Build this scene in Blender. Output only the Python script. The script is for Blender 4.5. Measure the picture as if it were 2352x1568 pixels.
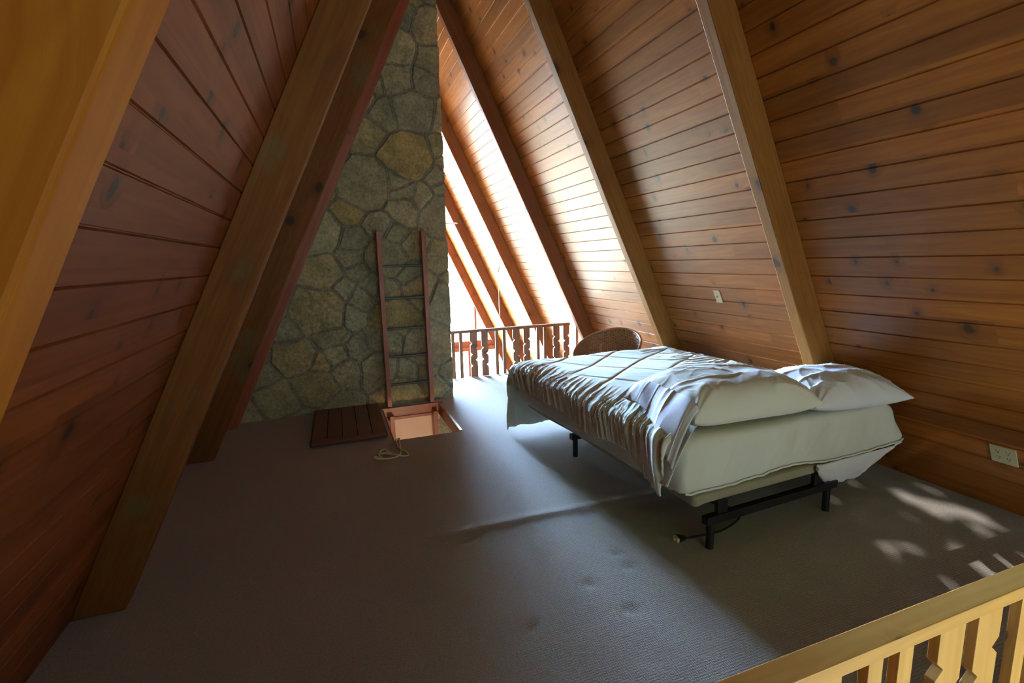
import bpy, bmesh, math, random
import numpy as np
from mathutils import Vector, Matrix, noise
random.seed(7); rng = np.random.default_rng(7)
for o in list(bpy.data.objects): bpy.data.objects.remove(o)
scene = bpy.context.scene
COL = scene.collection

# ---------------------------------------------------------------- camera
CH = 1.52
yaw, pitch, roll, FPX = 0.3461, -0.1626, -0.0261, 1133.3
cy, sy = math.cos(yaw), math.sin(yaw)
fw = Vector((sy*math.cos(pitch), cy*math.cos(pitch), math.sin(pitch)))
rt = Vector((cy, -sy, 0)); up = rt.cross(fw)
rt2 = rt*math.cos(roll)+up*math.sin(roll); up2 = -rt*math.sin(roll)+up*math.cos(roll)
cam = bpy.data.cameras.new('camera'); cam.sensor_width = 36; cam.lens = 36*FPX/2352
cam.clip_start = 0.02; cam.clip_end = 200
camo = bpy.data.objects.new('camera', cam); COL.objects.link(camo)
M = Matrix((rt2, up2, -fw)).transposed().to_4x4(); M.translation = Vector((0, 0, CH))
camo.matrix_world = M
scene.camera = camo

# ---------------------------------------------------------------- exposure, world, sun
vs = scene.view_settings
vs.view_transform = 'Standard'; vs.look = 'None'; vs.gamma = 1; vs.use_curve_mapping = False
vs.exposure = -0.10
FAR_SKY, REAR_SKY = 450.0, 5.4
GROUND = 29.0
w = bpy.data.worlds.new('world'); scene.world = w; w.use_nodes = True
nt = w.node_tree; nt.nodes.clear()
out = nt.nodes.new('ShaderNodeOutputWorld'); bg = nt.nodes.new('ShaderNodeBackground')
tc = nt.nodes.new('ShaderNodeTexCoord'); sep = nt.nodes.new('ShaderNodeSeparateXYZ')
rmp = nt.nodes.new('ShaderNodeValToRGB'); mr = nt.nodes.new('ShaderNodeMapRange')
mr.inputs[1].default_value = -1; mr.inputs[2].default_value = 1
nt.links.new(tc.outputs['Generated'], sep.inputs[0]); nt.links.new(sep.outputs['Y'], mr.inputs[0])
nt.links.new(mr.outputs[0], rmp.inputs[0])
# open sky towards the lake side (+Y), shaded woodland behind the house (-Y)
k = REAR_SKY/FAR_SKY
rmp.color_ramp.elements[0].position = 0.40; rmp.color_ramp.elements[0].color = (0.80*k, 1.0*k, 1.0*k, 1)
rmp.color_ramp.elements[1].position = 0.56; rmp.color_ramp.elements[1].color = (0.42, 0.66, 1.0, 1)
# the ground and water below the horizon are much darker than the sky
zr = nt.nodes.new('ShaderNodeMapRange'); zr.interpolation_type = 'SMOOTHSTEP'; nt.links.new(sep.outputs['Z'], zr.inputs[0])
zr.inputs[1].default_value = -.04; zr.inputs[2].default_value = .16; zr.inputs[3].default_value = GROUND/FAR_SKY; zr.inputs[4].default_value = 1
yr = nt.nodes.new('ShaderNodeMapRange'); nt.links.new(mr.outputs[0], yr.inputs[0]); yr.inputs[1].default_value = .40; yr.inputs[2].default_value = .56
mz = nt.nodes.new('ShaderNodeMix'); mz.data_type = 'FLOAT'; nt.links.new(yr.outputs[0], mz.inputs[0]); mz.inputs[2].default_value = 1; nt.links.new(zr.outputs[0], mz.inputs[3])
vm = nt.nodes.new('ShaderNodeVectorMath'); vm.operation = 'SCALE'; nt.links.new(rmp.outputs[0], vm.inputs[0]); nt.links.new(mz.outputs[0], vm.inputs['Scale'])
gm = nt.nodes.new('ShaderNodeMix'); gm.data_type = 'RGBA'; gm.blend_type = 'MULTIPLY'      # sunlit ground is warmer than the sky
gf = nt.nodes.new('ShaderNodeMath'); gf.operation = 'MULTIPLY'; gi = nt.nodes.new('ShaderNodeMath'); gi.operation = 'SUBTRACT'; gi.inputs[0].default_value = 1
nt.links.new(mz.outputs[0], gi.inputs[1]); nt.links.new(gi.outputs[0], gm.inputs[0])
nt.links.new(vm.outputs[0], gm.inputs[6]); gm.inputs[7].default_value = (2.0, 1.36, .74, 1); gm.clamp_result = False
nt.links.new(gm.outputs[2], bg.inputs[0]); bg.inputs[1].default_value = FAR_SKY
nt.links.new(bg.outputs[0], out.inputs[0])
SUN_D = Vector((0.424, 0.671, -0.607)).normalized()
sl = bpy.data.lights.new('sun', 'SUN'); sl.energy = 5.0; sl.angle = math.radians(0.53); sl.color = (1, 0.93, 0.82)
so = bpy.data.objects.new('sun', sl); COL.objects.link(so)
so.rotation_euler = (-SUN_D).to_track_quat('Z', 'Y').to_euler()

# ---------------------------------------------------------------- house measures (metres, loft carpet at z = 0)
XR, XL, C = 3.6136, -1.1994, 0.46859
SN = math.sqrt(1+C*C); XM = (XR+XL)/2; ZA = (XR-XL)/2/C
BD, BT = 0.185, 0.0837           # beam depth and width
BY = dict(L0=0.618, RA=2.401, LA=2.50, RB=4.113, LB=4.335, RC=5.973, LC=6.05, RD=7.836, RE=9.675, RF=11.399, R0=0.55)
YF, YN = 11.48, -1.30            # far and rear gables
ZB = -2.6                        # floor of the lower storey
FY0, FY1 = 0.62, 6.27            # loft deck
def xr(z, off=0): return XR-C*z-off*SN
def xl(z, off=0): return XL+C*z+off*SN
def portal(name, loc, sx, sz, rot):
    l = bpy.data.lights.new(name, 'AREA'); l.shape = 'RECTANGLE'; l.size = sx; l.size_y = sz; l.cycles.is_portal = True
    o = bpy.data.objects.new(name, l); COL.objects.link(o); o.location = loc; o.rotation_euler = rot
RW = (0.60, 1.70, 2.15, 3.36)    # upper rear window x0 x1 z0 z1
RL = (.75, 3.05, -.90, .90)    # lower rear window
portal('portal_far', (XM, YF+.12, (ZA+ZB)/2), 7.4, ZA-ZB, (math.radians(-90), 0, 0))
portal('portal_rear', ((RL[0]+RL[1])/2, YN-.12, (RL[2]+RL[3])/2), RL[1]-RL[0], RL[3]-RL[2], (math.radians(90), 0, 0))
portal('portal_rear', ((RW[0]+RW[1])/2, YN-.12, (RW[2]+RW[3])/2), RW[1]-RW[0], RW[3]-RW[2], (math.radians(90), 0, 0))

# ---------------------------------------------------------------- materials
class N:
    def __init__(s, name):
        s.m = bpy.data.materials.new(name); s.m.use_nodes = True; s.t = s.m.node_tree
        s.b = s.t.nodes['Principled BSDF']
    def n(s, typ, **k):
        nd = s.t.nodes.new(typ)
        for a, v in k.items(): setattr(nd, a, v)
        return nd
    def l(s, a, b): s.t.links.new(a, b)
    def math(s, op, a, b=None, c=None, clamp=False):
        nd = s.n('ShaderNodeMath', operation=op); nd.use_clamp = clamp
        for i, v in enumerate((a, b, c)):
            if v is None: continue
            if isinstance(v, (int, float)): nd.inputs[i].default_value = v
            else: s.l(v, nd.inputs[i])
        return nd.outputs[0]
    def comb(s, x, y, z=0):
        nd = s.n('ShaderNodeCombineXYZ')
        for i, v in enumerate((x, y, z)):
            if isinstance(v, (int, float)): nd.inputs[i].default_value = v
            else: s.l(v, nd.inputs[i])
        return nd.outputs[0]
    def mix(s, f, a, b, mode='MIX'):
        nd = s.n('ShaderNodeMix', data_type='RGBA', blend_type=mode)
        for i, v in ((0, f), (6, a), (7, b)):
            if isinstance(v, (int, float)): nd.inputs[i].default_value = v
            elif isinstance(v, tuple): nd.inputs[i].default_value = (*v, 1)
            else: s.l(v, nd.inputs[i])
        return nd.outputs[2]
    def noise(s, v, scale, detail=3, rough=.5, out='Fac', dim='3D'):
        nd = s.n('ShaderNodeTexNoise', noise_dimensions=dim); nd.inputs['Scale'].default_value = scale
        nd.inputs['Detail'].default_value = detail; nd.inputs['Roughness'].default_value = rough
        s.l(v, nd.inputs['Vector']); return nd.outputs[out]
    def ss(s, v, a, b):
        nd = s.n('ShaderNodeMapRange', interpolation_type='SMOOTHSTEP'); s.l(v, nd.inputs[0])
        nd.inputs[1].default_value = a; nd.inputs[2].default_value = b; return nd.outputs[0]
    def bump(s, h, strength, dist=.01):
        nd = s.n('ShaderNodeBump'); nd.inputs['Strength'].default_value = strength; nd.inputs['Distance'].default_value = dist
        s.l(h, nd.inputs['Height']); s.l(nd.outputs[0], s.b.inputs['Normal']); return nd

def wood(name, light, dark, board=0.0, blot=.28, olive=0, off=0.0, knots=1.0, rough=.38, coat=.25, tint=.35, kscale=(1, 1), grain=1.0, knotcol=(.035, .022, .015)):
    s = N(name); uv = s.n('ShaderNodeUVMap').outputs[0]
    sp = s.n('ShaderNodeSeparateXYZ'); s.l(uv, sp.inputs[0]); u, v = sp.outputs[0], sp.outputs[1]
    if board:
        bi = s.math('FLOOR', s.math('DIVIDE', s.math('SUBTRACT', v, off), board))
        # boards butt end to end at a different place in every course
        wn0 = s.n('ShaderNodeTexWhiteNoise', noise_dimensions='1D'); s.l(bi, wn0.inputs['W'])
        seg = s.math('FLOOR', s.math('ADD', s.math('DIVIDE', u, 3.7), s.math('MULTIPLY', wn0.outputs[0], 9.0)))
        bi = s.math('ADD', bi, s.math('MULTIPLY', seg, 31.7))
    else:
        oi = s.n('ShaderNodeObjectInfo'); bi = s.math('MULTIPLY', oi.outputs['Random'], 57.0)
    wn = s.n('ShaderNodeTexWhiteNoise', noise_dimensions='1D'); s.l(bi, wn.inputs['W']); rnd = wn.outputs[0]
    # knots
    kv = s.comb(s.math('ADD', s.math('MULTIPLY', u, 4.6*kscale[0]), s.math('MULTIPLY', rnd, 97.0)), s.math('ADD', s.math('MULTIPLY', v, 3.6*kscale[1]), s.math('MULTIPLY', rnd, 53.0)))
    wob = s.noise(s.comb(s.math('MULTIPLY', u, 9), s.math('MULTIPLY', v, 9), rnd), 1.0, 2, .5, 'Color')
    kv2 = s.n('ShaderNodeVectorMath', operation='MULTIPLY_ADD'); s.l(wob, kv2.inputs[0]); kv2.inputs[1].default_value = (.16, .16, 0); s.l(kv, kv2.inputs[2])
    vo = s.n('ShaderNodeTexVoronoi', voronoi_dimensions='2D', feature='F1'); s.l(kv2.outputs[0], vo.inputs['Vector']); vo.inputs['Scale'].default_value = 1.0
    vo.inputs['Randomness'].default_value = 1.0
    sc = s.n('ShaderNodeSeparateColor'); s.l(vo.outputs['Color'], sc.inputs[0])
    size = s.math('MULTIPLY', s.ss(sc.outputs[0], .48, 1.0), .085)          # many cells carry no knot
    dk = s.math('SUBTRACT', vo.outputs['Distance'], size)
    core = s.math('SUBTRACT', 1.0, s.ss(dk, -.01, .045)); halo = s.math('SUBTRACT', 1.0, s.ss(dk, .0, .24))
    has = s.ss(sc.outputs[0], .56, .58)
    core = s.math('MULTIPLY', core, has); halo = s.math('MULTIPLY', halo, has)
    # grain: long streaks, pushed round the knots
    vv = s.math('ADD', s.math('MULTIPLY', v, 30.0*grain), s.math('MULTIPLY', halo, 2.2))
    g = s.noise(s.comb(s.math('MULTIPLY', u, 1.1), vv, s.math('MULTIPLY', rnd, 40.0)), 1.0, 4, .55)
    g2 = s.noise(s.comb(s.math('MULTIPLY', u, .8), s.math('MULTIPLY', v, 7.0), s.math('MULTIPLY', rnd, 20.0)), 1.0, 2, .5)
    rings = s.math('SINE', s.math('MULTIPLY', g2, 60.0*grain))
    f = s.math('ADD', s.math('MULTIPLY', g, .62), s.math('MULTIPLY', rings, .045), None)
    f = s.math('MULTIPLY_ADD', s.ss(f, .12, .52), .75, .25)
    col = s.mix(f, dark, light)
    blotch = s.noise(s.comb(s.math('MULTIPLY', u, 2.2), s.math('MULTIPLY', v, 5), rnd), 1.0, 2)
    col = s.mix(s.math('MULTIPLY', s.ss(blotch, .52, .8), blot), col, tuple(x*.62 for x in dark))
    if olive:      # greenish water staining
        ol = s.noise(s.comb(s.math('MULTIPLY', u, 2.6), s.math('MULTIPLY', v, 3.2), s.math('ADD', rnd, 4.0)), 1.0, 4, .6)
        col = s.mix(s.math('MULTIPLY', s.ss(ol, .55, .68), olive), col, (.13, .125, .045))
    vmul = s.math('ADD', 1-tint*.55, s.math('MULTIPLY', rnd, tint))
    hs = s.n('ShaderNodeHueSaturation'); s.l(col, hs.inputs['Color']); s.l(vmul, hs.inputs['Value']); col = hs.outputs[0]
    col = s.mix(s.math('MULTIPLY', halo, .42*min(knots, 1)), col, tuple(x*.40 for x in dark))
    col = s.mix(s.math('MULTIPLY', core, .93*min(knots, 1)), col, knotcol)
    s.l(col, s.b.inputs['Base Color'])
    s.b.inputs['Roughness'].default_value = rough; s.b.inputs['Specular IOR Level'].default_value = .5 if coat else .25; s.b.inputs['Coat Weight'].default_value = coat; s.b.inputs['Coat Roughness'].default_value = .28
    h = s.math('SUBTRACT', s.math('ADD', g, s.math('MULTIPLY', blotch, .8)), s.math('MULTIPLY', core, .6))
    s.bump(h, .25, .004)
    return s.m

def plain(name, col, rough=.5, metal=0, bump=None, var=None, sheen=0, trans=0, coat=0):
    s = N(name); s.b.inputs['Base Color'].default_value = (*col, 1); s.b.inputs['Roughness'].default_value = rough
    s.b.inputs['Metallic'].default_value = metal
    if rough >= .7: s.b.inputs['Specular IOR Level'].default_value = .12
    s.b.inputs['Coat Weight'].default_value = 0; s.b.inputs['Sheen Weight'].default_value = sheen; s.b.inputs['Coat Weight'].default_value = coat
    co = s.n('ShaderNodeTexCoord').outputs['Object']
    vr = var or (6, .12)
    nz = s.noise(co, vr[0], 3)
    s.l(s.mix(nz, tuple(c*(1-vr[1]) for c in col), tuple(min(1, c*(1+vr[1])) for c in col)), s.b.inputs['Base Color'])
    if bump: s.bump(s.noise(co, bump[0], 4, .6), bump[1], bump[2] if len(bump) > 2 else .003)
    return s.m

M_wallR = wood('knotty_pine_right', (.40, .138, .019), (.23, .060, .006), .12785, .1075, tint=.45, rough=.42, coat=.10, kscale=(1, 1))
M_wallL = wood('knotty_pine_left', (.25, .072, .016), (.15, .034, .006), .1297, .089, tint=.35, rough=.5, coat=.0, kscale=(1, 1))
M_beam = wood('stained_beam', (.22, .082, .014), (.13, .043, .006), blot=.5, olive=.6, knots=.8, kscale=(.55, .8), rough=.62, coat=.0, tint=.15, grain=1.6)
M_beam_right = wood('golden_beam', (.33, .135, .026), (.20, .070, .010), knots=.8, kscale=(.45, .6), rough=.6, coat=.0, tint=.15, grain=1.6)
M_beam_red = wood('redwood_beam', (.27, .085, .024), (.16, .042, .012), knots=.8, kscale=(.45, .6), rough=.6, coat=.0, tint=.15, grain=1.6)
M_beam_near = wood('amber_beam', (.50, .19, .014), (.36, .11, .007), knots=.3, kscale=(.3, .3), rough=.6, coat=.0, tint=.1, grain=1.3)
M_rail_pine = wood('clear_pine', (.86, .50, .13), (.70, .35, .07), knots=.8, kscale=(1.25, 1.4), rough=.5, coat=.1, tint=.12, grain=1.2, knotcol=(.13, .06, .02))
M_rail_dark = wood('stained_rail', (.36, .17, .075), (.22, .09, .035), knots=.5, kscale=(1, 1), rough=.5, coat=.1, tint=.15)
M_red = wood('red_stained_trim', (.36, .105, .045), (.24, .060, .026), knots=.4, kscale=(1, 1), rough=.45, coat=.2, tint=.15)
M_lid = wood('dark_stained_hatch', (.17, .062, .036), (.10, .034, .020), knots=.2, rough=.5, coat=.1, tint=.2)
M_black = plain('black_steel', (.006, .006, .008), .45)
M_rung = plain('grey_steel_pipe', (.10, .11, .10), .5, .3)
M_plaster = plain('peach_plaster', (.80, .60, .46), .9, bump=(90, .15))
M_sheet = plain('cream_sheet', (.80, .80, .72), .85, bump=(9, .35, .012), var=(3, .04), sheen=.05)
M_sheet_side = plain('taupe_fitted_side', (.50, .42, .35), .9, bump=(14, .3, .006))
M_white = plain('white_cotton', (.86, .86, .90), .8, bump=(16, .35, .010), var=(3, .03), sheen=.05)
M_pillow_w = plain('white_pillowcase', (.82, .83, .88), .7, bump=(11, .3, .010), var=(3, .03), sheen=.05)
M_pillow_c = plain('cream_pillowcase', (.78, .76, .66), .85, bump=(11, .35, .010), var=(3, .03), sheen=.05)
M_comf = plain('ivory_comforter', (.76, .79, .70), .8, bump=(30, .12, .003), var=(3, .04), sheen=.0)
M_base = plain('khaki_upholstery', (.36, .32, .22), .95, bump=(160, .2, .002))
M_plate = plain('almond_plastic', (.62, .55, .33), .4)
M_slot = plain('dark_slots', (.05, .04, .02), .6)
M_rope = plain('cream_rope', (.72, .72, .42), .9, bump=(300, .5, .002))
M_steel = plain('bright_steel', (.7, .7, .72), .25, 1)
M_fan = plain('white_enamel', (.85, .85, .83), .4)
M_lowfloor = plain('lower_carpet', (.14, .12, .10), .95)
M_ceil = plain('pale_plaster', (.7, .62, .5), .9)
M_cushion = plain('pale_cushion', (.74, .76, .60), .9, bump=(60, .2))

def carpet():
    s = N('loop_carpet'); co = s.n('ShaderNodeTexCoord').outputs['Object']
    sp = s.n('ShaderNodeSeparateXYZ'); s.l(co, sp.inputs[0])
    n1 = s.noise(co, 170, 2, .7); n2 = s.noise(co, 1.3, 3); n3 = s.noise(co, 30, 3, .6)
    rows = s.math('SINE', s.math('MULTIPLY', sp.outputs[1], 2*math.pi/.0115))
    cols = s.math('SINE', s.math('MULTIPLY', sp.outputs[0], 2*math.pi/.009))
    h = s.math('ADD', s.math('MULTIPLY', n1, .9), s.math('ADD', s.math('MULTIPLY', rows, .09), s.math('MULTIPLY', cols, .05)))
    col = s.mix(s.ss(n1, .3, .7), (.25, .228, .205), (.395, .365, .335))
    col = s.mix(s.math('MULTIPLY', s.ss(n2, .4, .7), .25), col, (.27, .25, .22))
    s.l(col, s.b.inputs['Base Color']); s.b.inputs['Roughness'].default_value = .97; s.b.inputs['Sheen Weight'].default_value = .25
    s.b.inputs['Specular IOR Level'].default_value = .1
    s.bump(s.math('ADD', h, s.math('MULTIPLY', n3, .6)), .75, .006)
    return s.m
M_carpet = carpet()

def stone():
    s = N('flagstone'); at = s.n('ShaderNodeVertexColor', layer_name='stone'); co = s.n('ShaderNodeTexCoord').outputs['Object']
    n1 = s.noise(co, 38, 5, .65); n2 = s.noise(co, 7, 4, .6)
    col = s.mix(s.ss(n2, .3, .7), (.78, .78, .76), (1.2, 1.18, 1.12)); col = s.mix(1.0, at.outputs[0], col, 'MULTIPLY')
    c2 = s.mix(s.ss(n1, .3, .75), (.72, .72, .72), (1.2, 1.2, 1.18)); col = s.mix(1.0, col, c2, 'MULTIPLY')
    s.l(col, s.b.inputs['Base Color']); s.b.inputs['Roughness'].default_value = .9
    s.bump(s.math('ADD', n1, n2), .8, .012); return s.m
M_stone = stone()

def wicker():
    s = N('brown_wicker'); uv = s.n('ShaderNodeUVMap').outputs[0]; sp = s.n('ShaderNodeSeparateXYZ'); s.l(uv, sp.inputs[0])
    a = s.math('SINE', s.math('MULTIPLY', sp.outputs[0], 2*math.pi*44)); b = s.math('SINE', s.math('MULTIPLY', sp.outputs[1], 2*math.pi*26))
    h = s.math('MULTIPLY', a, b); n = s.noise(s.n('ShaderNodeTexCoord').outputs['Object'], 60, 2)
    col = s.mix(s.ss(s.math('ADD', h, n), -.3, 1.2), (.10, .042, .014), (.36, .18, .07))
    s.l(col, s.b.inputs['Base Color']); s.b.inputs['Roughness'].default_value = .4; s.b.inputs['Coat Weight'].default_value = .3
    s.bump(s.math('ADD', s.math('ABSOLUTE', a), s.math('MULTIPLY', h, .5)), .8, .006); return s.m
M_wicker = wicker()
M_cane = plain('varnished_cane', (.22, .09, .035), .3, coat=.4)

def glass():
    s = N('window_glass'); t = s.t; tr = s.n('ShaderNodeBsdfTransparent'); gl = s.n('ShaderNodeBsdfGlossy'); gl.inputs['Roughness'].default_value = .02
    fr = s.n('ShaderNodeLayerWeight'); fr.inputs[0].default_value = .5; mx = s.n('ShaderNodeMixShader')
    s.l(s.math('MULTIPLY_ADD', s.math('POWER', fr.outputs['Facing'], 5.0), .9, .04), mx.inputs[0]); s.l(tr.outputs[0], mx.inputs[1]); s.l(gl.outputs[0], mx.inputs[2])
    s.l(mx.outputs[0], t.nodes['Material Output'].inputs[0]); return s.m
M_glass = glass()
def leafm():
    s = N('green_leaf'); t = s.t; d = s.n('ShaderNodeBsdfDiffuse'); d.inputs[0].default_value = (.07, .13, .02, 1)
    tr = s.n('ShaderNodeBsdfTranslucent'); tr.inputs[0].default_value = (.10, .16, .02, 1); mx = s.n('ShaderNodeMixShader'); mx.inputs[0].default_value = .35
    s.l(d.outputs[0], mx.inputs[1]); s.l(tr.outputs[0], mx.inputs[2]); s.l(mx.outputs[0], t.nodes['Material Output'].inputs[0]); return s.m
M_leaf = leafm(); M_bark = plain('grey_bark', (.12, .09, .06), .9, bump=(20, .5))

# ---------------------------------------------------------------- mesh helpers
class MB:
    def __init__(s): s.v = []; s.f = []; s.uv = []; s.sm = []
    def add(s, vs, fs, uvs=None, smooth=False):
        b = len(s.v); s.v += [tuple(v) for v in vs]
        for i, f in enumerate(fs):
            s.f.append([b+j for j in f]); s.uv.append(uvs[i] if uvs else [(0, 0)]*len(f)); s.sm.append(smooth)
    def box(s, x0, x1, y0, y1, z0, z1, T=None, bev=0):
        """box in metres; UV u runs along the longest side"""
        L = [x1-x0, y1-y0, z1-z0]; ax = L.index(max(L)); oth = [a for a in range(3) if a != ax]
        o = random.uniform(0, 3)
        P = [(x, y, z) for z in (z0, z1) for y in (y0, y1) for x in (x0, x1)]
        F = [(0, 2, 3, 1), (4, 5, 7, 6), (0, 1, 5, 4), (2, 6, 7, 3), (0, 4, 6, 2), (1, 3, 7, 5)]
        uv = []
        for f in F:
            pts = [P[i] for i in f]; const = [a for a in range(3) if len({p[a] for p in pts}) == 1][0]
            if const == ax: uv.append([(p[oth[0]]*.3, p[oth[1]]) for p in pts])
            else:
                ot = [a for a in oth if a != const][0]; uv.append([(p[ax]+o, p[ot]+o*.37+const*.5) for p in pts])
        V = [T @ Vector(p) for p in P] if T else P
        s.add(V, F, uv)
    def tube(s, pts, r, n=10, caps=True, closed=False):
        pts = [Vector(p) for p in pts]; V = []; F = []; U = []
        m = len(pts); nrm = None
        R = r if isinstance(r, (list, tuple)) else [r]*m
        L = 0; Ls = []
        for i, p in enumerate(pts):
            a = pts[(i-1) % m] if (closed or i) else p; b = pts[(i+1) % m] if (closed or i < m-1) else p
            t = (b-a).normalized()
            if nrm is None: nrm = t.orthogonal().normalized()
            nrm = (nrm-t*nrm.dot(t)).normalized(); bn = t.cross(nrm)
            for k in range(n):
                a_ = 2*math.pi*k/n; V.append(p+(nrm*math.cos(a_)+bn*math.sin(a_))*R[i])
            Ls.append(L); L += (pts[(i+1) % m]-p).length
        for i in range(m if closed else m-1):
            j = (i+1) % m
            for k in range(n):
                k2 = (k+1) % n; F.append((i*n+k, i*n+k2, j*n+k2, j*n+k)); U.append([(Ls[i], k/n*.1), (Ls[i], (k+1)/n*.1), (Ls[j], (k+1)/n*.1), (Ls[j], k/n*.1)])
        s.add(V, F, U, True)
        if caps and not closed:
            s.add(V[:n], [tuple(range(n))[::-1]]); s.add(V[-n:], [tuple(range(n))])
    def grid(s, P, closed_u=False, flip=False):
        """P: array (nu,nv,3); uv 0..1"""
        nu, nv = P.shape[:2]; V = P.reshape(-1, 3); F = []; U = []
        for i in range(nu if closed_u else nu-1):
            i2 = (i+1) % nu
            for j in range(nv-1):
                q = (i*nv+j, i2*nv+j, i2*nv+j+1, i*nv+j+1); uu = [(i/(nu-1), j/(nv-1)), ((i+1)/(nu-1), j/(nv-1)), ((i+1)/(nu-1), (j+1)/(nv-1)), (i/(nu-1), (j+1)/(nv-1))]
                F.append(q[::-1] if flip else q); U.append(uu[::-1] if flip else uu)
        s.add(V, F, U, True)
    def build(s, name, mat, parent=None, bevel=0, weld=False, solid=0, sub=0):
        me = bpy.data.meshes.new(name); me.from_pydata(s.v, [], s.f)
        ul = me.uv_layers.new(name='UVMap'); flat = [c for f in s.uv for p in f for c in p]
        ul.data.foreach_set('uv', flat); me.polygons.foreach_set('use_smooth', s.sm)
        mats = mat if isinstance(mat, list) else [mat]
        for m_ in mats: me.materials.append(m_)
        me.update(); o = bpy.data.objects.new(name, me); COL.objects.link(o)
        if weld:
            bm = bmesh.new(); bm.from_mesh(me); bmesh.ops.remove_doubles(bm, verts=bm.verts, dist=.0005)
            bmesh.ops.recalc_face_normals(bm, faces=bm.faces); bm.to_mesh(me); bm.free()
        if solid: md = o.modifiers.new('solid', 'SOLIDIFY'); md.thickness = solid; md.offset = 0
        if sub: md = o.modifiers.new('sub', 'SUBSURF'); md.levels = sub; md.render_levels = sub
        if bevel:
            md = o.modifiers.new('bevel', 'BEVEL'); md.width = bevel; md.segments = 2; md.limit_method = 'ANGLE'; md.harden_normals = False
        if parent: o.parent = parent
        return o
def tag(o, label=None, cat=None, group=None, kind=None):
    if label: o['label'] = label
    if cat: o['category'] = cat
    if group: o['group'] = group
    if kind: o['kind'] = kind
    return o
def empty(name, loc=(0, 0, 0)):
    o = bpy.data.objects.new(name, None); COL.objects.link(o); o.location = loc; o.empty_display_size = .1
    return o
def put(o, parent):
    """keep world place when the parent empty is not at the origin"""
    o.parent = parent; o.matrix_parent_inverse = Matrix.Translation(-Vector(parent.location)); return o
def struct(mb, name, mat, **k): return tag(mb.build(name, mat, **k), kind='structure')
def fbm(p, o=3):
    return noise.fractal(Vector(p), .6, 2.1, o)

# ---------------------------------------------------------------- walls: one mesh each, V-jointed boards running along Y
def board_wall(name, mat, side, pitch_, off, y0, y1, s0, s1, thick=.10):
    xs = (lambda z, o_: xr(z, o_)) if side > 0 else (lambda z, o_: xl(z, o_))
    def P(s, depth, y):    # s along the slope from loft floor, depth outward
        z = s/SN; n = Vector((1, 0, C)).normalized() if side > 0 else Vector((-1, 0, C)).normalized()
        return Vector((xs(z, 0), y, z))+n*depth
    mb = MB(); prof = []
    k0 = math.floor((s0-off)/pitch_)
    s = off+k0*pitch_
    g = .0055
    prof.append((s0, 0))
    while s < s1:
        if s > s0+g and s < s1-g:
            prof += [(s-g, 0), (s-g*.25, .007), (s+g*.25, .007), (s+g, 0)]
        s += pitch_
    prof.append((s1, 0))
    ys = [y0, y1]
    for i in range(len(prof)-1):
        a, b = prof[i], prof[i+1]
        q = [P(a[0], a[1], y0), P(b[0], b[1], y0), P(b[0], b[1], y1), P(a[0], a[1], y1)]
        uv = [(y0, a[0]), (y0, b[0]), (y1, b[0]), (y1, a[0])]
        if side > 0: q = q[::-1]; uv = uv[::-1]
        mb.add(q, [(0, 1, 2, 3)], [uv])
    # outer skin and rims so the wall is a slab
    a, b = s0, s1
    O = [P(a, thick, y0), P(b, thick, y0), P(b, thick, y1), P(a, thick, y1)]; I = [P(a, 0, y0), P(b, 0, y0), P(b, 0, y1), P(a, 0, y1)]
    mb.add(O+I, [(3, 2, 1, 0), (0, 1, 5, 4), (1, 2, 6, 5), (2, 3, 7, 6), (3, 0, 4, 7)])
    return struct(mb, name, mat)
SB, ST = ZB*SN, ZA*SN
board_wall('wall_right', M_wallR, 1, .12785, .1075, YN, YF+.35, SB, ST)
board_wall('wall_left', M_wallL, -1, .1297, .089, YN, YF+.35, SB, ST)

# ---------------------------------------------------------------- loft deck, carpet with hatch hole, lower storey
HX0, HX1, HY0, HY1 = .395, 1.015, 4.215, 5.215
def floor_mesh():
    mb = MB()
    def axis(a, b, st, extra):
        v = list(np.arange(a, b, st))+[b]+extra; v = sorted(v); o = [v[0]]
        for t in v[1:]:
            if t-o[-1] > 1e-4: o.append(t)
        return o
    xs = axis(XL+.0, XR-.0, .025, [HX0, HX1]); ys = axis(FY0, FY1, .018, [HY0, HY1])
    def fz(x, y):
        # stretched ridge where the carpet is seamed, and dents left by furniture feet
        yr = 2.535+.02*math.sin(x*2.1)-.03*max(0, x-1.3)
        d = (y-yr); z = .013*math.exp(-(d/.045)**2)*min(1, max(0, (x-.1)/.5))*min(1, max(0, (2.4-x)/.5))
        for (a, b) in ((1.039, 1.88), (1.284, 1.925), (1.119, 1.656), (1.284, 2.046), (.674, 1.723)):
            r = ((x-a)**2+(y-b)**2)**.5
            z += -.012*math.exp(-(r/.028)**2)
        z += .002*fbm((x*1.5, y*1.5, 0), 2)
        e = min(abs(x-HX0), abs(x-HX1)) if HY0-.1 < y < HY1+.1 else 1
        return z if e > .04 else 0
    nx, ny = len(xs), len(ys)
    V = [(x, y, fz(x, y)) for y in ys for x in xs]; F = []
    for j in range(ny-1):
        for i in range(nx-1):
            cx, cy_ = (xs[i]+xs[i+1])/2, (ys[j]+ys[j+1])/2
            if HX0 < cx < HX1 and HY0 < cy_ < HY1: continue
            F.append((j*nx+i, j*nx+i+1, (j+1)*nx+i+1, (j+1)*nx+i))
    mb.add(V, F, None, True)
    # deck edges under the carpet
    for (x0, x1, y0, y1) in ((XL, XR, FY0, HY0), (XL, XR, HY1, FY1), (XL, HX0, HY0, HY1), (HX1, XR, HY0, HY1)):
        mb.box(x0, x1, y0, y1, -.06, -.016)
    return struct(mb, 'floor', M_carpet)
floor_mesh()
mb = MB()
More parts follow.
